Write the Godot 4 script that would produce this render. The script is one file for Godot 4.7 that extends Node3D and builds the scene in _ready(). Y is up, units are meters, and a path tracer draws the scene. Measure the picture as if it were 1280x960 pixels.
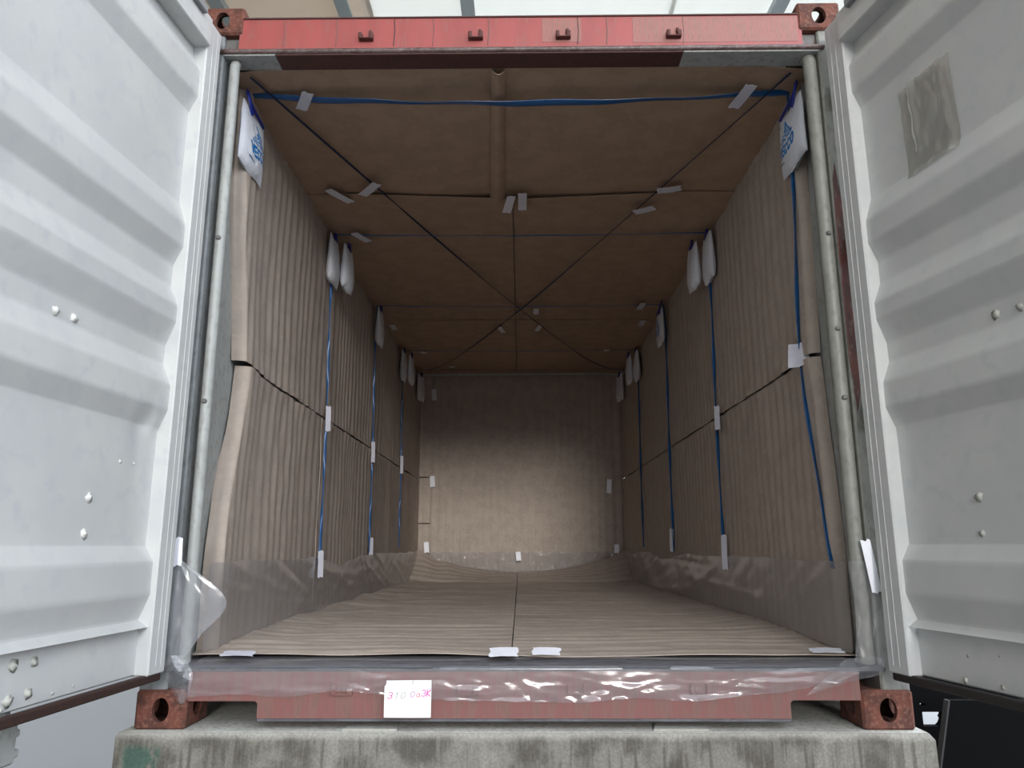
extends Node3D
# An open shipping container lined with cardboard, standing on a concrete plinth in a yard.
# World axes: x right, y up, z towards the photographer. The origin is the middle of the container's
# door end, at the underside of the corner castings.

var rng := RandomNumberGenerator.new()
var nz := FastNoiseLite.new()      # soft undulation
var nf := FastNoiseLite.new()      # crumple
var taken := {}
var M := {}                        # materials

# ---------------------------------------------------------------- naming
func numbered(called: String) -> String:
	if not taken.has(called):
		taken[called] = 0
		return called
	taken[called] += 1
	return "%s_%03d" % [called, taken[called]]

func tag(o: Node, label := "", category := "", group := "", kind := "") -> Node:
	if label != "": o.set_meta("label", label)
	if category != "": o.set_meta("category", category)
	if group != "": o.set_meta("group", group)
	if kind != "": o.set_meta("kind", kind)
	return o

func base(called: String, at := Vector3.ZERO) -> Node3D:
	var o := Node3D.new()
	o.name = numbered(called)
	add_child(o, true)
	o.position = at
	return o

func obj(called: String, mesh: Mesh, m: Material, parent: Node = null, at := Vector3.ZERO) -> MeshInstance3D:
	var o := MeshInstance3D.new()
	o.name = numbered(called) if parent == null else called
	o.mesh = mesh
	o.material_override = m
	o.cast_shadow = GeometryInstance3D.SHADOW_CASTING_SETTING_ON
	(self if parent == null else parent).add_child(o, true)
	o.position = at
	return o

# ---------------------------------------------------------------- mesh helpers
class Mb:
	var v := PackedVector3Array()
	var n := PackedVector3Array()
	var c := PackedColorArray()
	var uv := PackedVector2Array()
	var ix := PackedInt32Array()
	var tint := Color(1, 1, 1)
	func vert(p: Vector3, nn: Vector3, u := Vector2.ZERO) -> int:
		v.append(p); n.append(nn); c.append(tint); uv.append(u)
		return v.size() - 1
	func tri(a: int, b: int, d: int) -> void:
		var g := (v[b] - v[a]).cross(v[d] - v[a])
		if g.dot(n[a] + n[b] + n[d]) > 0.0:
			ix.append(a); ix.append(d); ix.append(b)
		else:
			ix.append(a); ix.append(b); ix.append(d)
	func face(pts: Array, nn: Vector3) -> void:      # flat convex polygon
		var i0 := v.size()
		for p in pts: vert(p, nn)
		for k in range(1, pts.size() - 1): tri(i0, i0 + k, i0 + k + 1)
	func quad(a: Vector3, b: Vector3, cc: Vector3, d: Vector3, out: Vector3) -> void:
		var g := (b - a).cross(d - a)
		if g.length() < 1e-12: g = (cc - b).cross(d - b)
		g = g.normalized()
		if g.dot(out) < 0: g = -g
		face([a, b, cc, d], g)
	func mesh() -> ArrayMesh:
		var arr := []
		arr.resize(Mesh.ARRAY_MAX)
		arr[Mesh.ARRAY_VERTEX] = v
		arr[Mesh.ARRAY_NORMAL] = n
		arr[Mesh.ARRAY_COLOR] = c
		arr[Mesh.ARRAY_TEX_UV] = uv
		arr[Mesh.ARRAY_INDEX] = ix
		var m := ArrayMesh.new()
		m.add_surface_from_arrays(Mesh.PRIMITIVE_TRIANGLES, arr)
		return m

# chamfered box between two corners, turned by a basis about an origin
func box(mb: Mb, lo: Vector3, hi: Vector3, ch := 0.003, t := Transform3D()) -> void:
	var c := (lo + hi) / 2
	var h := (hi - lo) / 2
	ch = minf(ch, minf(h.x, minf(h.y, h.z)) * 0.9)
	for ax in 3:
		var b1 := (ax + 1) % 3
		var b2 := (ax + 2) % 3
		for s: float in [-1.0, 1.0]:
			var pts := []
			for k in [[-1, -1], [1, -1], [1, 1], [-1, 1]]:
				var p := c
				p[ax] += s * h[ax]
				p[b1] += k[0] * (h[b1] - ch)
				p[b2] += k[1] * (h[b2] - ch)
				pts.append(t * p)
			var nn := Vector3.ZERO
			nn[ax] = s
			mb.face(pts, (t.basis * nn).normalized())
		for s1 in [-1.0, 1.0]:      # edges along ax
			for s2 in [-1.0, 1.0]:
				var q := []
				for e in [[-1.0, 0], [1.0, 0], [1.0, 1], [-1.0, 1]]:
					var p := c
					p[ax] += e[0] * (h[ax] - ch)
					p[b1] += s1 * (h[b1] - (0.0 if e[1] == 0 else ch))
					p[b2] += s2 * (h[b2] - (ch if e[1] == 0 else 0.0))
					q.append(t * p)
				var nn := Vector3.ZERO
				nn[b1] = s1
				nn[b2] = s2
				mb.face(q, (t.basis * nn).normalized())
	for sx in [-1.0, 1.0]:
		for sy in [-1.0, 1.0]:
			for sz in [-1.0, 1.0]:
				var a := c + Vector3(sx * h.x, sy * (h.y - ch), sz * (h.z - ch))
				var b := c + Vector3(sx * (h.x - ch), sy * h.y, sz * (h.z - ch))
				var d := c + Vector3(sx * (h.x - ch), sy * (h.y - ch), sz * h.z)
				mb.face([t * a, t * b, t * d], (t.basis * Vector3(sx, sy, sz)).normalized())

func box_mesh(lo: Vector3, hi: Vector3, ch := 0.003) -> ArrayMesh:
	var mb := Mb.new()
	box(mb, lo, hi, ch)
	return mb.mesh()

# a sheet: f(u, v) gives the seen face, "off" is the way to its back face
func sheet(f: Callable, nu: int, nv: int, off: Vector3, mb: Mb = null) -> Mb:
	if mb == null: mb = Mb.new()
	var P := PackedVector3Array()
	P.resize((nu + 1) * (nv + 1))
	for j in nv + 1:
		for i in nu + 1:
			P[j * (nu + 1) + i] = f.call(float(i) / nu, float(j) / nv)
	var at := mb.v.size()
	var W := nu + 1
	for j in nv + 1:
		for i in W:
			var du := P[j * W + mini(i + 1, nu)] - P[j * W + maxi(i - 1, 0)]
			var dv := P[mini(j + 1, nv) * W + i] - P[maxi(j - 1, 0) * W + i]
			var g := du.cross(dv).normalized()
			if g.dot(off) > 0: g = -g
			mb.vert(P[j * W + i], g, Vector2(float(i) / nu, float(j) / nv))
	var back := mb.v.size()
	for k in P.size():
		mb.vert(P[k] + off, -mb.n[at + k], mb.uv[at + k])
	for j in nv:
		for i in nu:
			for s in [at, back]:
				var a: int = s + j * W + i
				mb.tri(a, a + 1, a + W + 1)
				mb.tri(a, a + W + 1, a + W)
	# rims
	for i in nu:
		for j in [0, nv]:
			var a := P[j * W + i]
			var b := P[j * W + i + 1]
			var o := a - P[(1 if j == 0 else nv - 1) * W + i]
			mb.quad(a, b, b + off, a + off, o)
	for j in nv:
		for i in [0, nu]:
			var a := P[j * W + i]
			var b := P[(j + 1) * W + i]
			var o := a - P[j * W + (1 if i == 0 else nu - 1)]
			mb.quad(a, b, b + off, a + off, o)
	return mb

# a bar of elliptic section swept along points; wide = half width along "side", thick = half thickness
func bar(mb: Mb, pts: Array, wide: float, thick: float, side: Callable, sides := 8) -> void:
	var rings := []
	for k in pts.size():
		var d: Vector3 = (pts[mini(k + 1, pts.size() - 1)] - pts[maxi(k - 1, 0)]).normalized()
		var s: Vector3 = side.call(k, d)
		s = (s - d * s.dot(d)).normalized()
		var up := d.cross(s).normalized()
		var ring := []
		for e in sides:
			var a := TAU * e / sides
			ring.append(mb.vert(pts[k] + s * cos(a) * wide + up * sin(a) * thick, (s * cos(a) / wide + up * sin(a) / thick).normalized()))
		rings.append(ring)
	for k in pts.size() - 1:
		for e in sides:
			var e2 := (e + 1) % sides
			mb.tri(rings[k][e], rings[k][e2], rings[k + 1][e2])
			mb.tri(rings[k][e], rings[k + 1][e2], rings[k + 1][e])
	for k in [0, pts.size() - 1]:
		var other: Vector3 = pts[1] if k == 0 else pts[pts.size() - 2]
		var fan := []
		for e in sides: fan.append(mb.v[rings[k][e]])
		mb.face(fan, (pts[k] - other).normalized())

func tube_mesh(pts: Array, r: float, sides := 12) -> ArrayMesh:
	var mb := Mb.new()
	bar(mb, pts, r, r, func(_k, d): return Vector3.RIGHT if absf(d.x) < 0.8 else Vector3.UP, sides)
	return mb.mesh()

func smooth_path(pts: Array, n: int) -> Array:
	var c := Curve3D.new()
	for k in pts.size():
		var a: Vector3 = pts[maxi(k - 1, 0)]
		var b: Vector3 = pts[mini(k + 1, pts.size() - 1)]
		c.add_point(pts[k], -(b - a) / 6.0, (b - a) / 6.0)
	var out := []
	for i in n + 1: out.append(c.sample_baked(c.get_baked_length() * i / n, true))
	return out

# prism: polygon in x, y swept along z
func prism(mb: Mb, poly: PackedVector2Array, z0: float, z1: float) -> void:
	var idx := Geometry2D.triangulate_polygon(poly)
	for zz in [z0, z1]:
		var nn := Vector3(0, 0, 1.0 if zz == maxf(z0, z1) else -1.0)
		for k in range(0, idx.size(), 3):
			mb.face([Vector3(poly[idx[k]].x, poly[idx[k]].y, zz), Vector3(poly[idx[k + 1]].x, poly[idx[k + 1]].y, zz), Vector3(poly[idx[k + 2]].x, poly[idx[k + 2]].y, zz)], nn)
	var cw := Geometry2D.is_polygon_clockwise(poly)
	for k in poly.size():
		var a := poly[k]
		var b := poly[(k + 1) % poly.size()]
		var o := Vector3((b - a).y, -(b - a).x, 0)
		if cw: o = -o
		mb.quad(Vector3(a.x, a.y, z0), Vector3(b.x, b.y, z0), Vector3(b.x, b.y, z1), Vector3(a.x, a.y, z1), o)

# an irregular lump (half-ball of sealant) sitting on a face with normal z+
func lump(r: float, sd: int) -> ArrayMesh:
	var mb := Mb.new()
	var N := 10
	var K := 6
	var ids := []
	for j in K + 1:
		var row := []
		for i in N:
			var a := TAU * i / N
			var b := PI / 2 * j / K
			var d := Vector3(cos(a) * cos(b), sin(a) * cos(b), sin(b) * 0.6)
			var q := r * (1.0 + 0.85 * nf.get_noise_3d(d.x * 6 + sd * 9.1, d.y * 6, d.z * 6 + sd * 3.3))
			row.append(mb.vert(d * q + Vector3(0, 0, -0.002), d.normalized()))
		ids.append(row)
	for j in K:
		for i in N:
			var i2 := (i + 1) % N
			mb.tri(ids[j][i], ids[j][i2], ids[j + 1][i2])
			mb.tri(ids[j][i], ids[j + 1][i2], ids[j + 1][i])
	return mb.mesh()

# ---------------------------------------------------------------- materials
func noise(freq: float, sd: int, oct := 4, type := FastNoiseLite.TYPE_SIMPLEX_SMOOTH) -> FastNoiseLite:
	var n := FastNoiseLite.new()
	n.noise_type = type
	n.seed = sd
	n.frequency = freq
	n.fractal_octaves = oct
	return n

# picture from a function of two noises and the place
func picture(w: int, h: int, f: Callable) -> ImageTexture:
	var im := Image.create(w, h, false, Image.FORMAT_RGB8)
	for y in h:
		for x in w: im.set_pixel(x, y, f.call(x, y))
	return ImageTexture.create_from_image(im)

func seamless(n: FastNoiseLite, side: int) -> Image:
	return n.get_seamless_image(side, side, false, false, 0.2, true)

func mat(albedo: Color, rough := 0.8, metal := 0.0) -> StandardMaterial3D:
	var m := StandardMaterial3D.new()
	m.albedo_color = albedo
	m.roughness = rough
	m.metallic = metal
	return m

# two or three colours mixed by seamless noise, laid on from three sides
func mottled(a: Color, b: Color, c: Color, freq: float, scale: Vector3, rough: float, sd: int, lo := 0.35, hi := 0.65, bump := 0.0, world := true) -> StandardMaterial3D:
	var im1 := seamless(noise(freq, sd, 5), 256)
	var im2 := seamless(noise(freq * 4.0, sd + 7, 4), 256)
	var out := Image.create(256, 256, false, Image.FORMAT_RGB8)
	for y in 256:
		for x in 256:
			var p := im1.get_pixel(x, y).r
			var q := im2.get_pixel(x, y).r
			out.set_pixel(x, y, a.lerp(b, smoothstep(lo, hi, p)).lerp(c, smoothstep(0.55, 0.8, q) * 0.8))
	var m := mat(Color.WHITE, rough)
	m.albedo_texture = ImageTexture.create_from_image(out)
	m.uv1_triplanar = true
	m.uv1_world_triplanar = world
	m.uv1_scale = scale
	if bump > 0.0:
		m.heightmap_enabled = true
		m.heightmap_texture = ImageTexture.create_from_image(im2)
		m.heightmap_scale = bump
	return m

func materials() -> void:
	M.kraft = mottled(Color(0.690, 0.635, 0.588), Color(0.655, 0.603, 0.558), Color(0.710, 0.657, 0.612), 0.02, Vector3(1.1, 1.1, 1.1), 0.72, 3)
	M.kraft_bounce = mottled(Color(0.640, 0.535, 0.450), Color(0.605, 0.505, 0.422), Color(0.655, 0.550, 0.465), 0.02, Vector3(1.1, 1.1, 1.1), 0.75, 4)  # ceiling board tinted browner, standing for warm light bounced between boards
	M.kraft_edge = mat(Color(0.74, 0.66, 0.57), 0.85)
	M.white_paint = mottled(Color(0.775, 0.778, 0.770), Color(0.755, 0.760, 0.757), Color(0.735, 0.745, 0.750), 0.012, Vector3(0.9, 0.9, 0.9), 0.50, 11, 0.3, 0.7)
	M.grey_paint = mottled(Color(0.630, 0.640, 0.630), Color(0.600, 0.610, 0.600), Color(0.540, 0.540, 0.525), 0.02, Vector3(1.6, 0.9, 1.6), 0.45, 21, 0.3, 0.7)
	M.shaded_paint = mottled(Color(0.520, 0.520, 0.495), Color(0.490, 0.488, 0.465), Color(0.440, 0.435, 0.410), 0.02, Vector3(1.6, 0.9, 1.6), 0.5, 23, 0.3, 0.7)  # grey paint darkened to stand for shade on the right posts
	M.post_paint = mottled(Color(0.520, 0.535, 0.540), Color(0.480, 0.495, 0.500), Color(0.420, 0.425, 0.425), 0.02, Vector3(1.6, 0.9, 1.6), 0.5, 27, 0.3, 0.7)
	M.dark_steel = mottled(Color(0.360, 0.355, 0.350), Color(0.430, 0.425, 0.415), Color(0.330, 0.270, 0.250), 0.02, Vector3(1.5, 0.7, 1.5), 0.55, 22, 0.3, 0.7)  # dark grey steel, mottled with brown
	M.primer = mottled(Color(0.37, 0.20, 0.17), Color(0.30, 0.18, 0.155), Color(0.40, 0.36, 0.33), 0.02, Vector3(2, 1, 2), 0.6, 24)
	M.red = mottled(Color(0.615, 0.290, 0.280), Color(0.580, 0.280, 0.270), Color(0.570, 0.330, 0.310), 0.015, Vector3(2.2, 0.45, 2.2), 0.42, 31, 0.3, 0.7)
	M.red_worn = mottled(Color(0.500, 0.315, 0.300), Color(0.490, 0.345, 0.320), Color(0.430, 0.325, 0.295), 0.03, Vector3(4.0, 0.4, 4.0), 0.55, 33, 0.4, 0.6)
	M.red_faded = mottled(Color(0.60, 0.375, 0.350), Color(0.56, 0.385, 0.355), Color(0.50, 0.330, 0.290), 0.05, Vector3(6.0, 0.5, 6.0), 0.55, 34, 0.4, 0.6)
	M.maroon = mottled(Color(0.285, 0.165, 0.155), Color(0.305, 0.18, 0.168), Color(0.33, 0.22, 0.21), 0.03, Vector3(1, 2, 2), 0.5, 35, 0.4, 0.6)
	M.worn_lip = mottled(Color(0.36, 0.29, 0.28), Color(0.28, 0.20, 0.19), Color(0.50, 0.46, 0.45), 0.03, Vector3(1.2, 3, 3), 0.45, 37, 0.4, 0.6)
	M.rust = mottled(Color(0.42, 0.245, 0.195), Color(0.33, 0.20, 0.165), Color(0.50, 0.35, 0.30), 0.03, Vector3(1.7, 1.7, 1.7), 0.85, 41, 0.35, 0.65, 0.12)
	M.keeper_red = mottled(Color(0.36, 0.185, 0.165), Color(0.29, 0.155, 0.14), Color(0.42, 0.24, 0.21), 0.04, Vector3(4, 4, 4), 0.7, 44)
	M.rust_edge = mottled(Color(0.165, 0.105, 0.095), Color(0.20, 0.12, 0.10), Color(0.30, 0.17, 0.10), 0.04, Vector3(4, 4, 4), 0.8, 46)
	M.film_faint = mat(Color(0.72, 0.73, 0.75, 0.06), 0.24)
	M.film_faint.metallic_specular = 0.2
	M.film_faint.transparency = BaseMaterial3D.TRANSPARENCY_ALPHA
	M.film_faint.cull_mode = BaseMaterial3D.CULL_DISABLED
	M.dark_rust = mottled(Color(0.20, 0.115, 0.095), Color(0.27, 0.15, 0.11), Color(0.45, 0.25, 0.14), 0.04, Vector3(4, 4, 4), 0.8, 43)
	M.steel = mottled(Color(0.34, 0.34, 0.36), Color(0.40, 0.40, 0.42), Color(0.30, 0.28, 0.28), 0.02, Vector3(1.0, 3, 3), 0.38, 45)
	M.rubber = mat(Color(0.13, 0.115, 0.11), 0.6)
	M.gasket = mat(Color(0.52, 0.53, 0.54), 0.6)
	M.black = mat(Color(0.040, 0.040, 0.046), 0.85)
	M.black.metallic_specular = 0.2
	M.black_edge = mat(Color(0.16, 0.16, 0.16), 0.5)
	M.sealant = mat(Color(0.86, 0.86, 0.84), 0.6)
	M.old_sealant = mat(Color(0.71, 0.71, 0.68), 0.75)
	M.strap = mat(Color(0.0, 0.29, 0.50), 0.28)
	M.strap.clearcoat_enabled = true
	M.strap.clearcoat = 0.4
	M.strap_shaded = mat(Color(0.03, 0.12, 0.24), 0.55)  # same blue strap, its colour darkened as if in shade
	M.cord = mat(Color(0.06, 0.13, 0.46), 0.45)
	M.tape = mat(Color(0.80, 0.80, 0.84), 0.28)
	M.white_tape = mat(Color(0.90, 0.90, 0.93), 0.4)
	M.bag = mat(Color(0.86, 0.87, 0.90), 0.45)
	M.film = mat(Color(0.72, 0.73, 0.75, 0.17), 0.21)
	M.film.metallic_specular = 0.45
	M.film_shiny = mat(Color(0.76, 0.77, 0.80, 0.08), 0.10)
	M.film_shiny.transparency = BaseMaterial3D.TRANSPARENCY_ALPHA
	M.film_shiny.cull_mode = BaseMaterial3D.CULL_DISABLED
	M.film.transparency = BaseMaterial3D.TRANSPARENCY_ALPHA
	M.film.cull_mode = BaseMaterial3D.CULL_DISABLED
	M.film_thin = mat(Color(0.75, 0.76, 0.79, 0.07), 0.14)
	M.film_thin.metallic_specular = 0.4
	M.film_thin.transparency = BaseMaterial3D.TRANSPARENCY_ALPHA
	M.film_thin.cull_mode = BaseMaterial3D.CULL_DISABLED
	M.pouch = mat(Color(0.62, 0.61, 0.55, 0.14), 0.15)
	M.pouch.transparency = BaseMaterial3D.TRANSPARENCY_ALPHA
	M.pouch.cull_mode = BaseMaterial3D.CULL_DISABLED
	M.ground = mottled(Color(0.40, 0.405, 0.41), Color(0.37, 0.375, 0.385), Color(0.34, 0.345, 0.35), 0.02, Vector3(0.25, 0.25, 0.25), 0.75, 51)
	M.plinth = concrete()
	M.plinth_top = mottled(Color(0.78, 0.78, 0.755), Color(0.74, 0.74, 0.71), Color(0.62, 0.61, 0.58), 0.02, Vector3(2, 2, 2), 0.9, 56)  # colour lightened to offset the shade under the sill
	M.shim = mottled(Color(0.70, 0.70, 0.67), Color(0.66, 0.66, 0.63), Color(0.60, 0.59, 0.57), 0.03, Vector3(3, 3, 3), 0.85, 55)
	M.wall_far = mat(Color(0.62, 0.60, 0.56), 0.8)
	M.panel_pale = mat(Color(0.71, 0.735, 0.765), 0.6)
	M.roof = mat(Color(0.86, 0.86, 0.85), 0.6)
	M.roof.backlight_enabled = true
	M.roof.backlight = Color(0.9, 0.9, 0.88)
	M.roof_tan = mat(Color(0.82, 0.79, 0.76), 0.7)
	M.roof_tan.backlight_enabled = true
	M.roof_tan.backlight = Color(0.72, 0.68, 0.63)
	M.beam = mat(Color(0.66, 0.70, 0.71), 0.5)
	M.white_wall = mat(Color(0.88, 0.89, 0.90), 0.7)

# cast concrete: vertical runs of lime and dirt, a mossy green patch on its left end
func concrete() -> StandardMaterial3D:
	var W := 1024
	var H := 384
	var run := noise(0.06, 61, 4)
	var blot := noise(0.012, 62, 5)
	var grit := noise(0.22, 63, 2)
	var wear := noise(0.02, 64, 4)
	var t := picture(W, H, func(x, y):
		var down := float(y) / H
		var r := run.get_noise_2d(x, y * 0.07)
		var b := blot.get_noise_2d(x, y)
		var g := grit.get_noise_2d(x, y)
		var c := Color(0.50, 0.49, 0.455).lerp(Color(0.35, 0.335, 0.305), smoothstep(-0.25, 0.4, b + r * 0.5))
		c = c.lerp(Color(0.66, 0.65, 0.615), smoothstep(0.12, 0.5, r) * (0.4 + 0.6 * down) * 0.8)
		c = c.lerp(Color(0.27, 0.25, 0.225), smoothstep(0.2, 0.5, -r) * 0.5)
		c = c.lerp(Color(0.64, 0.63, 0.60), smoothstep(0.03, 0.0, down + 0.01 * b))
		var ink := smoothstep(14.0, 24.0, x + 8.0 * b) * (1.0 - smoothstep(58.0, 68.0, x + 14.0 * b)) * smoothstep(0.03, 0.06, down + 0.02 * b) * smoothstep(-0.45, 0.05, wear.get_noise_2d(x * 2.0, y * 2.0) + 0.1)
		c = c.lerp(Color(0.23, 0.35, 0.31), ink * 0.75)
		return Color(c.r * (1 + 0.12 * g), c.g * (1 + 0.12 * g), c.b * (1 + 0.12 * g)))
	var m := mat(Color.WHITE, 0.9)
	m.albedo_texture = t
	return m

# ---------------------------------------------------------------- lettering
func stroke(im: Image, pts: Array, wd: float, col: Color) -> void:
	for k in pts.size() - 1:
		var a: Vector2 = pts[k]
		var b: Vector2 = pts[k + 1]
		var lo := Vector2(minf(a.x, b.x), minf(a.y, b.y)) - Vector2(wd, wd)
		var hi := Vector2(maxf(a.x, b.x), maxf(a.y, b.y)) + Vector2(wd, wd)
		for y in range(maxi(0, int(lo.y)), mini(im.get_height(), int(hi.y) + 1)):
			for x in range(maxi(0, int(lo.x)), mini(im.get_width(), int(hi.x) + 1)):
				var p := Vector2(x + 0.5, y + 0.5)
				if p.distance_to(Geometry2D.get_closest_point_to_segment(p, a, b)) < wd / 2:
					im.set_pixel(x, y, col)

func arc(c: Vector2, r: Vector2, a0: float, a1: float) -> Array:
	var out := []
	for k in 13: out.append(c + Vector2(cos(lerpf(a0, a1, k / 12.0)) * r.x, sin(lerpf(a0, a1, k / 12.0)) * r.y))
	return out

func glyph(ch: String) -> Array:      # strokes in a unit box, y down
	match ch:
		"V": return [[Vector2(0, 0), Vector2(0.5, 1), Vector2(1, 0)]]
		"E": return [[Vector2(1, 0), Vector2(0, 0), Vector2(0, 1), Vector2(1, 1)], [Vector2(0, 0.5), Vector2(0.85, 0.5)]]
		"C": return [arc(Vector2(0.5, 0.5), Vector2(0.5, 0.5), -0.8, -TAU + 0.8)]
		"O", "0": return [arc(Vector2(0.5, 0.5), Vector2(0.5, 0.5), 0, TAU)]
		"3": return [arc(Vector2(0.4, 0.27), Vector2(0.5, 0.27), -2.5, 1.5), arc(Vector2(0.4, 0.75), Vector2(0.55, 0.25), -1.5, 2.6)]
		"1": return [[Vector2(0.15, 0.3), Vector2(0.6, 0), Vector2(0.45, 1)]]
		"a": return [arc(Vector2(0.45, 0.68), Vector2(0.4, 0.3), 0, TAU), [Vector2(0.88, 0.4), Vector2(0.9, 1)]]
		"K": return [[Vector2(0.1, 0), Vector2(0.05, 1)], [Vector2(0.95, 0.02), Vector2(0.1, 0.55), Vector2(0.95, 1)]]
		"D": return [[Vector2(0, 0), Vector2(0, 1)], arc(Vector2(0, 0.5), Vector2(0.9, 0.5), -PI / 2, PI / 2)]
		"R": return [[Vector2(0, 1), Vector2(0, 0)], arc(Vector2(0.2, 0.26), Vector2(0.7, 0.26), -PI / 2, PI / 2), [Vector2(0.3, 0.52), Vector2(0.95, 1)]]
		"Y": return [[Vector2(0, 0), Vector2(0.5, 0.5), Vector2(1, 0)], [Vector2(0.5, 0.5), Vector2(0.5, 1)]]
	return []

func write_on(im: Image, text: String, at: Vector2, size: Vector2, gap: float, wd: float, cols: Array, lean := 0.0) -> void:
	for k in text.length():
		for s in glyph(text[k]):
			var p := []
			for q in s: p.append(at + Vector2(k * (size.x + gap) + q.x * size.x - (q.y - 0.5) * lean * size.y, q.y * size.y))
			stroke(im, p, wd, cols[k % cols.size()])

func bag_print(sx: float) -> StandardMaterial3D:
	var im := Image.create(256, 256, false, Image.FORMAT_RGB8)
	im.fill(Color(0.87, 0.88, 0.91))
	var blue := Color(0.0, 0.46, 0.76)
	for k in 4:                                   # striped peak: one side in solid bars, split by white
		var y := 70.0 + k * 13
		var w := 14.0 + k * 17
		stroke(im, [Vector2(sx + 152 - w, y + 8), Vector2(sx + 152 + w * 1.2, y + 8)], 9, blue)
	stroke(im, [Vector2(sx + 146, 42), Vector2(sx + 222, 122)], 8, blue)
	stroke(im, [Vector2(sx + 146, 42), Vector2(sx + 152, 80)], 13, blue)
	stroke(im, [Vector2(sx + 122, 82), Vector2(sx + 176, 132)], 5, Color(0.87, 0.88, 0.91))
	write_on(im, "VECCO", Vector2(sx + 76, 138), Vector2(25, 40), 9.5, 12.5, [blue])
	for k in 9: stroke(im, [Vector2(sx + 66 + k * 7, 206), Vector2(sx + 66 + k * 7 + (5 if k % 4 else 2), 206)], 9 if k < 4 else 6, Color(0.30, 0.42, 0.55))
	for k in 5: stroke(im, [Vector2(sx + 40 + k * 11, 40), Vector2(sx + 46 + k * 11, 41)], 4, Color(0.5, 0.55, 0.62))
	var m := mat(Color.WHITE, 0.45)
	m.albedo_texture = ImageTexture.create_from_image(im)
	return m

func label_print() -> StandardMaterial3D:
	var im := Image.create(512, 400, false, Image.FORMAT_RGB8)
	im.fill(Color(0.95, 0.95, 0.96))
	var pk := Color(0.84, 0.36, 0.64)
	var gr := Color(0.70, 0.70, 0.68)
	var rd := Color(0.88, 0.52, 0.55)
	write_on(im, "310", Vector2(46, 128), Vector2(44, 66), 26, 10, [pk, gr, gr], 0.25)
	write_on(im, "0a", Vector2(288, 120), Vector2(42, 60), 22, 10, [Color(0.74, 0.58, 0.70), rd], 0.2)
	write_on(im, "3K", Vector2(412, 106), Vector2(40, 66), 10, 12, [Color(0.80, 0.48, 0.74), pk], 0.1)
	stroke(im, [Vector2(312, 6), Vector2(304, 40)], 6, Color(0.25, 0.25, 0.27))
	for k in 10: stroke(im, [Vector2(78 + k * 15, 288 - (k % 3) * 8), Vector2(88 + k * 15, 282 - (k % 2) * 6)], 4, Color(0.80, 0.80, 0.80))
	stroke(im, [Vector2(340, 340), Vector2(372, 341)], 3, Color(0.82, 0.80, 0.80))
	var m := mat(Color.WHITE, 0.55)
	m.albedo_texture = ImageTexture.create_from_image(im)
	return m

# ---------------------------------------------------------------- scene
func _ready() -> void:
	var cam := Camera3D.new()
	cam.name = "camera"
	cam.position = Vector3(-0.0046, 0.5617, 2.5100)
	cam.rotation = Vector3(0.2121, 0.0106, -0.0018)
	cam.fov = 54.144
	cam.near = 0.05
	cam.far = 300
	add_child(cam)
	cam.current = true
	var env := Environment.new()
	env.background_mode = Environment.BG_SKY
	var sky := Sky.new()
	var ps := ProceduralSkyMaterial.new()
	ps.sky_top_color = Color(0.905, 0.935, 0.975)
	ps.sky_horizon_color = Color(0.945, 0.958, 0.975)
	ps.ground_horizon_color = Color(0.55, 0.56, 0.57)
	ps.ground_bottom_color = Color(0.40, 0.40, 0.40)
	ps.sky_energy_multiplier = 1.0
	sky.sky_material = ps
	env.sky = sky
	env.ambient_light_source = Environment.AMBIENT_SOURCE_SKY
	env.tonemap_mode = Environment.TONE_MAPPER_LINEAR
	env.tonemap_exposure = 4.3
	env.sdfgi_enabled = true
	env.ssao_enabled = true
	env.ssil_enabled = true
	var we := WorldEnvironment.new()
	we.name = "environment"
	we.environment = env
	add_child(we)
	# the low hazy sun across the yard, shining straight into the container
	var sun := DirectionalLight3D.new()
	sun.name = "sun"
	sun.light_color = Color(1.0, 0.985, 0.965)
	sun.light_energy = 0.115
	sun.light_angular_distance = 10.0
	sun.shadow_enabled = true
	sun.sky_mode = DirectionalLight3D.SKY_MODE_LIGHT_ONLY
	sun.rotation = Vector3(deg_to_rad(-10.5), deg_to_rad(5.0), 0)
	add_child(sun)

	rng.seed = 20240
	nz = noise(1.0, 5, 2)
	nf = noise(1.0, 9, 3)
	materials()
	yard()
	container()
	cardboard()
	plastic()
	straps()
	bags()
	tapes()
	papers()

# ---------------------------------------------------------------- the yard round it
func structure(called: String, mesh: Mesh, m: Material, label: String, category: String) -> MeshInstance3D:
	var o := obj(called, mesh, m)
	tag(o, label, category, "", "structure")
	return o

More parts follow.
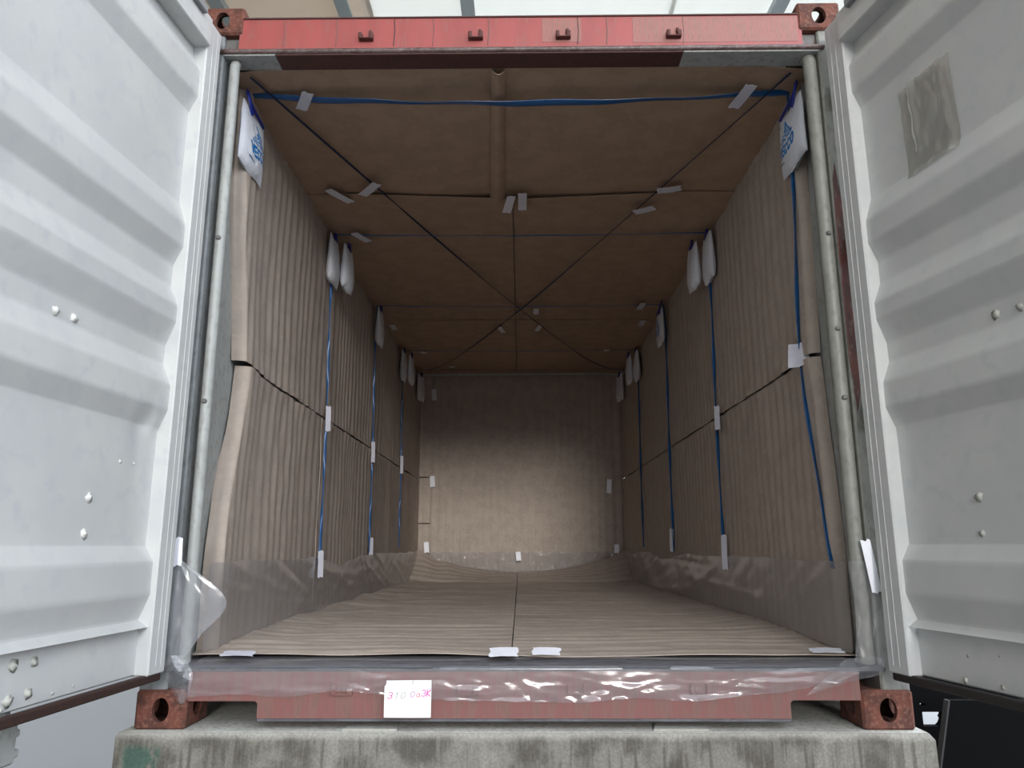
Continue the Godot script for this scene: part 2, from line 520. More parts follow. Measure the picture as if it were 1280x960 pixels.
func yard() -> void:
	structure("ground", box_mesh(Vector3(-30, -1.35, -30), Vector3(30, -1.15, 30)), M.ground, "pale grey concrete yard floor seen under the left door", "ground")
	# plinth: a cast beam with a chipped right shoulder
	var mb := Mb.new()
	prism(mb, PackedVector2Array([Vector2(-1.268, -1.15), Vector2(1.275, -1.15), Vector2(1.258, -0.02), Vector2(1.240, 0.0), Vector2(-1.248, 0.0), Vector2(-1.256, -0.012)]), -1.1, 0.03)
	for k in mb.v.size():
		mb.uv[k] = Vector2((mb.v[k].x + 1.27) / 2.54, -mb.v[k].y / 0.95) if absf(mb.n[k].y) < 0.5 else Vector2((mb.v[k].x + 1.27) / 2.54, 0.02 + absf(mb.v[k].z) * 0.01)
		if absf(mb.n[k].x) > 0.5: mb.uv[k].x = mb.v[k].z * 0.4
	var pl := structure("concrete_plinth", mb.mesh(), M.plinth, "streaked grey concrete beam carrying the whole container, stained green at its left end", "concrete")
	tag(obj("lightened_top", box_mesh(Vector3(-1.247, -0.004, -1.09), Vector3(1.239, 0.0012, 0.026), 0.001), M.plinth_top, pl), "top face of the concrete, coloured paler to offset the shade under the sill")
	var sh := Mb.new()
	prism(sh, PackedVector2Array([Vector2(-0.56, -0.012), Vector2(-0.39, -0.012), Vector2(-0.405, 0.16), Vector2(-0.52, 0.16)]), -0.0, 0.006)
	for spot in [[0.0, "thin grey shim plate on the concrete under the white paper label"], [0.965, "thin grey shim plate on the concrete under the right half of the red sill"]]:
		var o := obj("shim_plate", sh.mesh(), M.shim)
		o.rotation.x = -PI / 2
		o.position = Vector3(spot[0], 0.0014, 0.0)
		tag(o, spot[1], "shim", "shims on the plinth")
	# shed roof above and behind: sloping sheets on rafters
	var roof_y := func(z: float) -> float: return 5.4 - 0.04 * (z + 3.0)
	for k in 5:
		var x0 := -7.0 + k * 2.8
		var m2 := Mb.new()
		var reach := 17.8 if k < 3 else 12.0      # left sheets lengthened out of view to keep sky off the right door
		sheet(func(u: float, v: float): return Vector3(x0 + 2.84 * u, roof_y.call(-12.0 + reach * v) + 0.005 * sin(u * TAU * 9), -12.0 + reach * v), 90, 2, Vector3(0, 0.02, 0), m2)
		tag(obj("roof_sheet", m2.mesh(), M.roof_tan if k < 2 else M.roof), ["ribbed roof sheet far left over the left door", "tan roof sheet over the left end of the red header", "white roof sheet over the middle of the red header", "white roof sheet over the right end of the red header", "ribbed roof sheet far right over the right door"][k], "roof", "shed roof sheets", "structure")
	for k in 4:
		var x := [-2.65, -1.55, -0.45, 2.3][k] as float
		var m3 := Mb.new()
		for part in [[-0.06, 0.06, 0.0, 0.02], [-0.012, 0.012, 0.02, 0.16]]:
			var q := [Vector3(x + part[0], 0, 0), Vector3(x + part[1], 0, 0)]
			var z0 := -12.0
			var z1 := 5.7 if k < 3 else -0.1
			var a := []
			for zz in [z0, z1]:
				for yy in [part[2], part[3]]:
					for e in q: a.append(Vector3(e.x, roof_y.call(zz) - 0.22 + yy, zz))
			m3.quad(a[0], a[1], a[5], a[4], Vector3(0, -1, 0))
			m3.quad(a[2], a[3], a[7], a[6], Vector3(0, 1, 0))
			m3.quad(a[0], a[2], a[6], a[4], Vector3(-1, 0, 0))
			m3.quad(a[1], a[3], a[7], a[5], Vector3(1, 0, 0))
			m3.quad(a[4], a[5], a[7], a[6], Vector3(0, 0, 1))
			m3.quad(a[0], a[1], a[3], a[2], Vector3(0, 0, -1))
		tag(obj("roof_rafter", m3.mesh(), M.beam), ["pale steel rafter above the left corner of the header", "pale steel rafter above the leftmost bracket of the header", "pale steel rafter above the middle of the header", "pale steel rafter above the right end of the header"][k], "beam", "roof rafters", "structure")
	# surroundings outside the frame: a left wall added to block sky, low buildings across the yard
	structure("added_wall_left", box_mesh(Vector3(-4.4, -1.15, -12), Vector3(-4.1, 7.5, 20.0)), M.wall_far, "added grey wall out of view on the left, blocking sky and bouncing warm light", "wall")
	structure("wall_front", box_mesh(Vector3(-28, -1.15, 25), Vector3(28, 3.9, 25.4)), M.wall_far, "long low wall across the yard behind the photographer", "wall")
	structure("wall_right", box_mesh(Vector3(24, -1.15, -20), Vector3(24.4, 3.2, 25)), M.wall_far, "long low wall on the far right of the yard", "wall")
	structure("wall_back", box_mesh(Vector3(-4.1, -1.15, -12.3), Vector3(12, 6.8, -12)), M.white_wall, "white end wall of the shed behind the container", "wall")
	structure("barrier_panel", box_mesh(Vector3(-4.1, -1.15, -2.6), Vector3(-1.75, 0.35, -2.5)), M.panel_pale, "smooth pale blue grey panel behind the plinth under the left door", "panel")
	# dark machine standing right of the plinth
	var t := base("dark_trailer", Vector3(1.4, -1.15, -0.6))
	tag(t, "black trailer end with a slim pale edge below the right door", "trailer")
	var sk := Mb.new()
	prism(sk, PackedVector2Array([Vector2(0.250, 1.125), Vector2(2.6, 1.125), Vector2(2.6, 0.0), Vector2(-0.07, 0.0), Vector2(0.173, 0.82)]), -0.03, 0.0)
	obj("skirt_panel", sk.mesh(), M.black, t)
	var eg := Mb.new()
	prism(eg, PackedVector2Array([Vector2(0.250, 1.125), Vector2(0.173, 0.82), Vector2(-0.07, 0.0), Vector2(-0.076, 0.0), Vector2(0.166, 0.82), Vector2(0.243, 1.125)]), -0.03, 0.003)
	tag(obj("edge_strip", eg.mesh(), M.black_edge, t), "slim pale grey edge")
	for b in [["cross_beam", -0.12, 3.4, 0.856, 1.50], ["cross_beam", -0.12, 0.802, 0.840, 0.858], ["cross_beam", 0.831, 3.4, 0.840, 0.858], ["cross_beam", -0.12, 3.4, 0.811, 0.842], ["lower_beam", -0.12, 3.4, 0.0, 0.737], ["bracket", -0.12, 0.810, 0.735, 0.813]]:
		obj(b[0], box_mesh(Vector3(b[1], b[3], -1.40), Vector3(b[2], b[4], -1.35), 0.001), M.black, t)
	var br := Mb.new()
	prism(br, PackedVector2Array([Vector2(0.93, 0.813), Vector2(0.922, 0.79), Vector2(0.915, 0.785), Vector2(0.922, 0.77), Vector2(0.912, 0.75), Vector2(0.895, 0.735), Vector2(3.4, 0.735), Vector2(3.4, 0.813)]), -1.40, -1.35)
	obj("bracket", br.mesh(), M.black, t)
	var wp := structure("added_panel", box_mesh(Vector3(-0.9, -0.02, -0.7), Vector3(0.9, 0.02, 0.7), 0.004), M.white_wall, "added white board tilted to the sky to brighten the gap in the black trailer", "panel")
	wp.position = Vector3(2.5, -0.55, -3.0)
	wp.rotation.x = deg_to_rad(40)  # added board, leaned to catch the sky so the gap looks bright

# ---------------------------------------------------------------- the container
const HW := 1.219
const HT := 2.591

func casting(parent: Node, x: float, y: float, z: float) -> void:
	var root := CSGCombiner3D.new()
	root.name = "corner_casting"
	parent.add_child(root, true)
	root.position = Vector3(x, y, z)
	var body := CSGMesh3D.new()
	body.name = "block"
	body.mesh = box_mesh(Vector3(-0.081, -0.059, -0.089), Vector3(0.081, 0.059, 0.089), 0.008)
	body.material = M.rust
	root.add_child(body, true)
	var cut := func(size: Vector3, at: Vector3) -> void:
		var c := CSGBox3D.new()
		c.name = "hollow"
		c.operation = CSGShape3D.OPERATION_SUBTRACTION
		c.size = size
		c.position = at
		c.material = M.dark_rust
		root.add_child(c, true)
	cut.call(Vector3(0.122, 0.086, 0.140), Vector3.ZERO)
	var oval := func(ax: Vector3, rx: float, ry: float) -> void:
		var c := CSGCylinder3D.new()
		c.name = "eye"
		c.operation = CSGShape3D.OPERATION_SUBTRACTION
		c.radius = 1.0
		c.height = 0.25
		c.sides = 24
		c.material = M.rust
		var b := Basis()
		if ax == Vector3.BACK: b = Basis(Vector3.RIGHT, PI / 2)
		elif ax == Vector3.RIGHT: b = Basis(Vector3.BACK, PI / 2)
		c.transform = Transform3D(b * Basis.from_scale(Vector3(rx, 1, ry)), Vector3.ZERO)
		root.add_child(c, true)
	oval.call(Vector3.BACK, 0.027, 0.036)
	oval.call(Vector3.RIGHT, 0.032, 0.036)
	oval.call(Vector3.UP, 0.035, 0.055)

func keeper(m: Material, tall: bool) -> Array:      # cam keeper: two cheeks on a bar
	var mb := Mb.new()
	box(mb, Vector3(-0.034, -0.022, 0.0), Vector3(0.034, -0.017, 0.030), 0.001)
	box(mb, Vector3(-0.036, -0.02, 0.0), Vector3(-0.018, 0.012, 0.032), 0.004)
	box(mb, Vector3(0.014, -0.02, 0.0), Vector3(0.034, 0.012, 0.032), 0.004)
	box(mb, Vector3(0.012, 0.008, 0.0), Vector3(0.026, 0.032 if tall else 0.016, 0.014), 0.003)
	return [mb.mesh(), m]

func container() -> void:
	var c := base("shipping_container")
	tag(c, "open ended steel shipping container with white inner doors, red header and red sill", "container")
	for s: int in [-1, 1]:
		tag(obj("post_head", box_mesh(Vector3(minf(s * 1.058, s * 1.214), 2.412, -0.16), Vector3(maxf(s * 1.058, s * 1.214), 2.475, -0.030), 0.004), M.dark_steel, c), "dark steel block under the top corner casting")
		casting(c, s * (HW - 0.081), HT - 0.059, -0.089)
		casting(c, s * (HW - 0.081), 0.059, -0.089)
	# header with its worn lip and dark soffit
	var hb := Mb.new()
	prism(hb, PackedVector2Array([Vector2(0.006, 2.412), Vector2(0.006, 2.541), Vector2(0.08, 2.555), Vector2(0.11, 2.555), Vector2(0.11, 2.412)]), -1.07, 1.07)
	var header := obj("door_header", hb.mesh(), M.red, c)
	header.rotation.y = PI / 2
	tag(header, "rose red painted header")
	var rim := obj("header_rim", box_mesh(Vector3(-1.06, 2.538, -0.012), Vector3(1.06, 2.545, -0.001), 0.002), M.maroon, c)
	tag(rim, "dark red rim along the top of the header")
	var lp := Mb.new()
	bar(lp, [Vector3(-1.15, 2.404, -0.012), Vector3(1.15, 2.404, -0.012)], 0.011, 0.010, func(_k, _d): return Vector3.UP, 12)
	tag(obj("header_lip", lp.mesh(), M.worn_lip, c), "worn grey rounded lip under the header")
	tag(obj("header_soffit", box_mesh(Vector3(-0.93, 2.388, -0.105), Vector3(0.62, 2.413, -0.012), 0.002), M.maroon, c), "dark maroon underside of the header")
	for e in [[-1.15, -0.931], [0.621, 1.15]]:
		tag(obj("header_soffit", box_mesh(Vector3(e[0], 2.388, -0.105), Vector3(e[1], 2.413, -0.012), 0.002), M.grey_paint, c), "grey sprayed end of the header underside")
	var hk := keeper(M.keeper_red, true)
	for x: float in [-0.583, -0.166, 0.166, 0.584]:
		var k := obj("cam_keeper", hk[0], hk[1], header)
		k.transform = header.transform.affine_inverse() * Transform3D(Basis.from_scale(Vector3(0.80, 0.80, 0.70)), Vector3(x, 2.458, -0.006))
	for e in [[0.085, 0.235, 2.43, 2.532], [0.43, 1.055, 2.425, 2.534]]:
		var wp := obj("worn_patch", box_mesh(Vector3(e[0], e[2], -0.0075), Vector3(e[1], e[3], -0.0052), 0.0005), M.red_faded, header)
		wp.transform = header.transform.affine_inverse()
		tag(wp, "faded streaked paint")
	# weld seams running down the header
	for x in [-0.90, -0.70, -0.48, -0.33, -0.12, 0.22, 0.33, 0.62]:
		var w := Mb.new()
		bar(w, [Vector3(x, 2.42, -0.0055), Vector3(x + 0.004, 2.48, -0.0055), Vector3(x + 0.001, 2.535, -0.0055)], 0.0022, 0.0015, func(_k, _d): return Vector3.RIGHT, 6)
		var o := obj("weld_seam", w.mesh(), M.maroon if x == -0.48 or x == 0.22 else M.red_worn, header)
		o.transform = header.transform.affine_inverse()
	# sill: a deep middle and two raised ends
	var sb := Mb.new()
	prism(sb, PackedVector2Array([Vector2(-1.057, 0.085), Vector2(-0.842, 0.085), Vector2(-0.834, 0.078), Vector2(-0.834, 0.034), Vector2(0.837, 0.034), Vector2(0.837, 0.080), Vector2(0.845, 0.088), Vector2(1.057, 0.088), Vector2(1.057, 0.178), Vector2(-1.057, 0.178)]), -0.10, -0.003)
	var sill := obj("door_sill", sb.mesh(), M.red_worn, c)
	tag(sill, "faded red door sill with a notch at each end")
	var sk := keeper(M.red_worn, false)
	for x in [-0.569, -0.171, 0.175, 0.561]: obj("cam_keeper", sk[0], sk[1], sill, Vector3(x, 0.125, -0.006)).scale.z = 0.4
	var th := Mb.new()
	prism(th, PackedVector2Array([Vector2(0.0, 0.174), Vector2(-0.004, 0.186), Vector2(0.05, 0.197), Vector2(0.20, 0.199), Vector2(0.20, 0.178)]), -1.14, 1.14)
	var thr := obj("threshold_plate", th.mesh(), M.steel, c)
	thr.rotation.y = PI / 2
	tag(thr, "dark grey steel threshold plate")
	tag(obj("sill_foot", box_mesh(Vector3(-0.834, 0.024, -0.02), Vector3(0.837, 0.034, -0.004), 0.002), M.steel, c), "dark line along the foot of the sill")
	# posts
	for s: float in [-1.0, 1.0]:
		var right := s > 0
		var pm := Mb.new()
		box(pm, Vector3(minf(s * 1.128, s * HW), 0.10, -0.165), Vector3(maxf(s * 1.128, s * HW), HT - 0.10, -0.012), 0.006)
		var post := obj("corner_post", pm.mesh(), M.shaded_paint if right else M.post_paint, c)  # right post takes the grey with shade painted in
		tag(post, "grey painted channel of the corner post")
		if right:
			var pp := Mb.new()
			prism(pp, PackedVector2Array([Vector2(1.140, 1.00), Vector2(1.155, 1.06), Vector2(1.168, 1.22), Vector2(1.172, 1.42), Vector2(1.166, 1.60), Vector2(1.158, 1.78), Vector2(1.146, 1.93), Vector2(1.134, 1.86), Vector2(1.129, 1.66), Vector2(1.129, 1.20)]), -0.0125, -0.0108)
			tag(obj("primer_patch", pp.mesh(), M.primer, post), "rust red bare primer patch")
		var jx: float = 1.104 if right else -1.094
		var jr: float = 0.025 if right else 0.019
		var jz := -0.045
		var jm := Mb.new()
		bar(jm, [Vector3(jx, 0.19, jz), Vector3(jx, 1.2, jz), Vector3(jx, 2.36, jz), Vector3(jx, 2.385, jz - 0.012), Vector3(jx, 2.392, jz - 0.03)], jr, jr, func(_k, _d): return Vector3.RIGHT, 20)
		var pole := obj("inner_post", jm.mesh(), M.shaded_paint if right else M.grey_paint, c)
		tag(pole, "grey rounded inner post, painted darker for shade" if right else "pale grey rounded inner post")
		for h in ([1.655, 1.052] if not right else [1.655, 1.30, 1.055]):
			var lm := Mb.new()
			box(lm, Vector3(jx - 0.009, h - 0.008, jz + jr - 0.006), Vector3(jx + 0.009, h + 0.008, jz + jr + 0.007), 0.004)
			obj("lashing_stub", lm.mesh(), M.dark_steel, pole)
		tag(obj("post_web", box_mesh(Vector3(minf(s * 1.148, s * 1.185), 0.18, -0.60), Vector3(maxf(s * 1.148, s * 1.185), 2.40, -0.166), 0.003), M.grey_paint, c), "grey inner web of the corner post")
		# side wall: corrugated steel behind the cardboard
		var wall := sheet(func(u: float, v: float):
			var z := lerpf(-0.6, -5.88, u)
			return Vector3(s * (1.172 + 0.012 * clampf(2.4 * sin(z * TAU / 0.278), -1, 1)), lerpf(0.12, 2.56, v), z), 190, 1, Vector3(s * 0.006, 0, 0))
		obj("side_wall", wall.mesh(), M.white_paint, c)
		obj("bottom_rail", box_mesh(Vector3(minf(s * 1.16, s * HW), 0.02, -5.88), Vector3(maxf(s * 1.16, s * HW), 0.17, -0.18), 0.004), M.red_worn, c)
		obj("top_rail", box_mesh(Vector3(minf(s * 1.16, s * HW), 2.50, -5.88), Vector3(maxf(s * 1.16, s * HW), 2.57, -0.18), 0.004), M.red_worn, c)
	obj("roof_panel", box_mesh(Vector3(-1.19, 2.56, -5.95), Vector3(1.19, 2.575, -0.11), 0.002), M.white_paint, c)
	obj("end_wall", box_mesh(Vector3(-1.19, 0.10, -5.96), Vector3(1.19, 2.57, -5.92), 0.002), M.white_paint, c)
	obj("floor_deck", box_mesh(Vector3(-1.165, 0.12, -5.92), Vector3(1.165, 0.192, -0.20), 0.002), M.dark_steel, c)
	var eb := tube_mesh([Vector3(-1.12, 2.468, -5.80), Vector3(0, 2.474, -5.80), Vector3(1.12, 2.482, -5.80)], 0.028, 16)
	tag(obj("end_beam", eb, M.grey_paint, c), "grey rounded beam over the end wall cardboard")
	door(c, -1.0)
	door(c, 1.0)

# profile of a door panel: [height, depth behind the inner face]
const PROFILE := [[2.33, 0.050], [2.285, 0.048], [2.225, 0.0165], [2.125, 0.0165], [2.06, 0.047], [1.72, 0.047], [1.635, 0.0165], [1.555, 0.0165], [1.49, 0.047], [1.415, 0.047], [1.345, 0.0165], [1.288, 0.0165], [1.21, 0.047], [1.145, 0.047], [1.076, 0.0165], [0.995, 0.0165], [0.929, 0.047], [0.567, 0.047], [0.515, 0.0165], [0.418, 0.0165], [0.342, 0.047], [0.321, 0.014]]

func depth_at(h: float) -> float:
	for k in PROFILE.size() - 1:
		if h <= PROFILE[k][0] and h >= PROFILE[k + 1][0]:
			return lerpf(PROFILE[k][1], PROFILE[k + 1][1], (PROFILE[k][0] - h) / (PROFILE[k][0] - PROFILE[k + 1][0]))
	return 0.047

func door(c: Node, s: float) -> void:
	var a := deg_to_rad(4.5 if s < 0 else 11.8)
	var stile := 0.094
	var wide := 1.165
	# local axes: x along the door from its hinges, y up, z the inner face's normal times -s... (q) puts a point at depth d
	var q := func(t: float, h: float, d: float) -> Vector3: return Vector3(t, h, -s * d)
	var lohi := func(mb: Mb, t0: float, t1: float, h0: float, h1: float, d0: float, d1: float, ch: float) -> void:
		var A: Vector3 = q.call(t0, h0, d0)
		var B: Vector3 = q.call(t1, h1, d1)
		box(mb, Vector3(minf(A.x, B.x), minf(A.y, B.y), minf(A.z, B.z)), Vector3(maxf(A.x, B.x), maxf(A.y, B.y), maxf(A.z, B.z)), ch)
	var fm := Mb.new()
	lohi.call(fm, 0.0, stile, 0.178, 2.440, 0.0, 0.060, 0.004)
	lohi.call(fm, wide - stile, wide, 0.178, 2.440, 0.0, 0.060, 0.004)
	lohi.call(fm, stile - 0.004, wide - stile + 0.004, 2.325, 2.436, -0.012, 0.060, 0.004)
	lohi.call(fm, stile - 0.004, wide - stile + 0.004, 0.180, 0.321, 0.043, 0.060, 0.004)
	var d := obj("door", fm.mesh(), M.white_paint, c)
	d.transform = Transform3D(Basis(Vector3(s * sin(a), 0, cos(a)), Vector3.UP, Vector3(-cos(a), 0, s * sin(a)).normalized()), Vector3(-1.12 if s < 0 else 1.134, 0, 0.035))
	if s < 0: d.transform.basis.z = Vector3(-cos(a), 0, -sin(a))
	tag(d, "brightly lit white door swung open" if s < 0 else "shaded white door swung open")
	# pressed panel
	var rows := []
	for k in PROFILE.size():
		if k > 0:
			for e in [0.12, 0.88]: rows.append([lerpf(PROFILE[k - 1][0], PROFILE[k][0], e), lerpf(PROFILE[k - 1][1], PROFILE[k][1], e)])
		rows.append(PROFILE[k])
	var nr := rows.size() - 1
	var cols := 60
	var panel := sheet(func(u: float, v: float):
		var r: Array = rows[int(round(v * nr))]
		var t := lerpf(stile - 0.002, wide - stile + 0.002, u)
		var dd: float = r[1]
		# ribs run out softly at the stile
		if s < 0: dd += 0.010 * exp(-pow((t - 0.19) / 0.035, 2) - pow((r[0] - 0.93) / 0.05, 2)) - 0.008 * exp(-pow((t - 0.13) / 0.02, 2) - pow((r[0] - 0.945) / 0.04, 2))
		dd += 0.0012 * nz.get_noise_2d(t * 5.0, r[0] * 5.0 + s * 40.0)
		return q.call(t, r[0], dd), cols, nr, q.call(0, 0, 0.004))
	obj("door_panel", panel.mesh(), M.white_paint, d)
	# gasket channels along the stile and under the head
	var gm := Mb.new()
	for t in [0.022, 0.050]: lohi.call(gm, t, t + 0.006, 0.20, 2.42, -0.0012, 0.001, 0.001)
	tag(obj("gasket_strip", gm.mesh(), M.white_paint, d), "ribbed seal strip along the hinge stile")
	var g2 := Mb.new()
	lohi.call(g2, 0.16, wide, 2.405, 2.434, -0.030, -0.008, 0.003)
	tag(obj("head_gasket", g2.mesh(), M.gasket, d), "grey rubber seal along the door top")
	var g3 := Mb.new()
	lohi.call(g3, 0.006, wide, 0.155, 0.180, 0.006, 0.030, 0.004)
	lohi.call(g3, 0.006, wide, 0.150, 0.168, 0.030, 0.052, 0.004)
	tag(obj("bottom_gasket", g3.mesh(), M.rust_edge if s < 0 else M.rubber, d), "rust brown bottom edge seal" if s < 0 else "black rubber bottom edge seal")
	# sealed bolt heads
	var spots := [[0.618, 1.164, 0.013], [0.544, 1.165, 0.013], [0.271, 0.807, 0.007], [0.197, 0.810, 0.005], [0.396, 0.694, 0.014], [0.399, 0.594, 0.014], [0.610, 0.285, 0.015], [0.540, 0.284, 0.013], [0.612, 0.207, 0.015], [0.546, 0.212, 0.014], [0.455, 0.196, 0.006], [0.375, 0.199, 0.005], [0.63, 0.188, 0.008]]
	if s > 0: spots = [[0.528, 1.172, 0.012], [0.605, 1.170, 0.011], [0.389, 0.691, 0.013], [0.384, 0.592, 0.011], [0.285, 0.262, 0.006], [0.391, 0.276, 0.005], [0.263, 0.193, 0.009], [0.391, 0.196, 0.007]]
	for k in spots.size():
		var o := obj("sealant_blob", lump(spots[k][2], k + (20 if s > 0 else 0)), M.old_sealant if spots[k][1] < 0.3 or s > 0 else M.sealant, d)
		var dd := 0.043 if spots[k][1] < 0.3 else depth_at(spots[k][1])
		o.position = q.call(spots[k][0], spots[k][1], dd)
		if s < 0: o.rotation.y = PI
	# hinge blades on the post side
	for h in [0.45, 1.0, 1.6, 2.2]:
		var hm := Mb.new()
		lohi.call(hm, -0.03, 0.03, h - 0.045, h + 0.045, 0.052, 0.066, 0.004)
		obj("hinge", hm.mesh(), M.white_paint, d)
	if s < 0:      # foot of the locking bar, outside the door
		var km := Mb.new()
		lohi.call(km, 0.535, 0.60, 0.050, 0.150, 0.062, 0.115, 0.006)
		lohi.call(km, 0.515, 0.540, 0.108, 0.126, 0.070, 0.105, 0.004)
		lohi.call(km, 0.512, 0.540, 0.060, 0.080, 0.070, 0.105, 0.004)
		tag(obj("lock_foot", km.mesh(), M.grey_paint, d), "forked foot of the locking bar below the door")
		obj("lock_bar", (func():
			var b := Mb.new()
			bar(b, [q.call(0.565, 0.12, 0.088), q.call(0.565, 2.40, 0.088)], 0.017, 0.017, func(_k, _d): return Vector3.RIGHT, 12)
			return b.mesh()).call(), M.grey_paint, d)

# ---------------------------------------------------------------- cardboard lining
func kraft(called: String, mb: Mb, label: String, group: String) -> void:
	tag(obj(called, mb.mesh(), M.kraft_bounce if group.begins_with("ceiling") else M.kraft), label, "cardboard", group)

func flute(z: float, y: float, sd: float) -> float:      # vertical corrugation of the hanging board
	var w := z + 0.006 * nz.get_noise_2d(z * 2.0 + sd, y * 1.2)
	var p := 0.092 + 0.004 * nz.get_noise_1d(z * 1.2 + sd * 3.0)
	var amp := (0.0046 if sd < 30.0 else 0.0030) + 0.0020 * nz.get_noise_2d(z * 2.5 - sd, y * 0.8 + 5.0)
	return amp * 0.5 * sin(w * TAU / p)

func cardboard() -> void:
	var cuts := [-0.25, -1.645, -3.0, -4.345, -5.80]
	var far := ["nearest the doors", "second from the doors", "third from the doors", "farthest from the doors"]
	for side in 2:
		var s := -1.0 if side == 0 else 1.0
		var wall := "left" if side == 0 else "right"
		for k in 4:
			for row in 2:
				var sd := side * 31.0 + k * 7.0 + row * 3.0
				var y0 := 0.205 if row == 0 else 1.279
				var y1 := 1.266 if row == 0 else 2.392
				var za: float = cuts[k] - 0.004
				var zb: float = cuts[k + 1] + 0.004
				var m := sheet(func(u: float, v: float):
					var y := lerpf(y0, y1, v)
					var front := za
					if k == 0:
						if side == 0: front = (-0.24 - 0.15 * smoothstep(0.45, 1.27, y)) if row == 0 else (-0.205 - 0.15 * (1.0 - smoothstep(1.27, 2.1, y)))
						else: front = -0.225 - 0.05 * smoothstep(0.5, 1.3, y) + 0.03 * smoothstep(1.5, 2.3, y)
					var z := lerpf(front, zb, u)
					if k == 0: z = lerpf(front, zb, u * (0.12 + 0.88 * u) if u < 1.0 else 1.0)
					var x := 1.120 - flute(z, y, sd) + 0.006 * nz.get_noise_2d(z * 1.6 + sd, y * 1.6)
					x -= 0.004 if row == 0 else 0.0
					# seam edges lift a little
					x -= 0.008 * exp(-pow((y - 1.273) / 0.05, 2)) * (0.5 + 0.8 * nz.get_noise_1d(z * 6.0 + row * 40.0))
					if row == 1: x += 0.02 * smoothstep(2.25, 2.39, y) * (0.5 + 0.5 * nz.get_noise_1d(z * 3.0))
					if row == 1: y -= 0.03 * smoothstep(0.9, 1.0, v) * maxf(0.0, nz.get_noise_1d(z * 2.0 + 9.0 + sd))
					if row == 0 and v > 0.9: y += 0.006 * nz.get_noise_1d(z * 4.0 + sd) * (v - 0.9) * 10.0
					# crumpled patch on the lower board nearest the doors, left
					if side == 0 and k == 0 and row == 0:
						x -= 0.006 * nf.get_noise_2d(z * 5.0 + y * 3.0, y * 2.0 - z * 3.0) * exp(-pow((z + 1.0) / 0.35, 2) - pow((y - 0.95) / 0.3, 2))
					if k == 0:       # the free end is bent round towards the wall
						var low := 1.0 - smoothstep(0.3, 1.2, y) if row == 0 else 0.0
						var peel := (0.030 + 0.012 * low) if side == 0 else 0.016
						x -= peel * (1.0 - smoothstep(0.0, 0.34, front - z))
						var e := (front - z) / 0.028
						if e < 1.0: x += (peel + 0.024) * (1.0 - sqrt(maxf(0.0, 1.0 - pow(1.0 - e, 2))))
					return Vector3(s * x, y, z), 190 if k < 2 else 150, 24, Vector3(s * 0.004, 0, 0))
				kraft("cardboard_sheet", m, "%s cardboard sheet on the %s wall, %s" % ["lower" if row == 0 else "upper", wall, far[k]], "cardboard sheets on the side walls")
	# end wall
	var end := func(x0: float, x1: float, y0: float, y1: float, z: float, sd: float, amp: float) -> Mb:
		return sheet(func(u: float, v: float):
			var x := lerpf(x0, x1, u)
			var y := lerpf(y0, y1, v)
			return Vector3(x, y, z + amp * sin((x + 0.006 * nz.get_noise_2d(x * 4.0, y)) * TAU / 0.082) + 0.012 * nz.get_noise_2d(x * 1.5 + sd, y * 1.5)), maxi(8, int((x1 - x0) * 110)), 24, Vector3(0, 0, -0.004))
	kraft("cardboard_sheet", end.call(-1.12, 1.12, 1.288, 2.46, -5.846, 2.0, 0.0022), "wide upper cardboard sheet hung across the end wall", "end wall cardboard")
	kraft("cardboard_sheet", end.call(-1.12, 1.12, 0.21, 1.296, -5.838, 5.0, 0.0045), "wide lower cardboard sheet with bright ripples across the end wall", "end wall cardboard")
	kraft("cardboard_sheet", end.call(-1.125, -0.992, 1.308, 2.44, -5.800, 8.0, 0.004), "narrow upper cardboard strip in the left corner of the end wall", "end wall cardboard")
	kraft("cardboard_sheet", end.call(-1.122, -0.99, 0.806, 1.290, -5.792, 11.0, 0.006), "narrow cardboard strip above the tear in the left corner of the end wall", "end wall cardboard")
	kraft("cardboard_sheet", end.call(-1.122, -1.0, 0.22, 0.786, -5.800, 14.0, 0.005), "narrow lowest cardboard strip below the tear in the left corner of the end wall", "end wall cardboard")
	kraft("cardboard_sheet", end.call(1.012, 1.125, 1.285, 2.44, -5.805, 17.0, 0.004), "narrow upper cardboard strip in the right corner of the end wall", "end wall cardboard")
	kraft("cardboard_sheet", end.call(1.012, 1.122, 0.22, 1.270, -5.800, 20.0, 0.006), "narrow lower cardboard strip in the right corner of the end wall", "end wall cardboard")
	# ceiling: three rows of two
	var rows := [[-0.106, -1.26], [-1.155, -3.52], [-3.44, -5.77]]
	var names := ["front row, over the door opening", "middle row, under the strap crossing", "back row, over the end wall"]
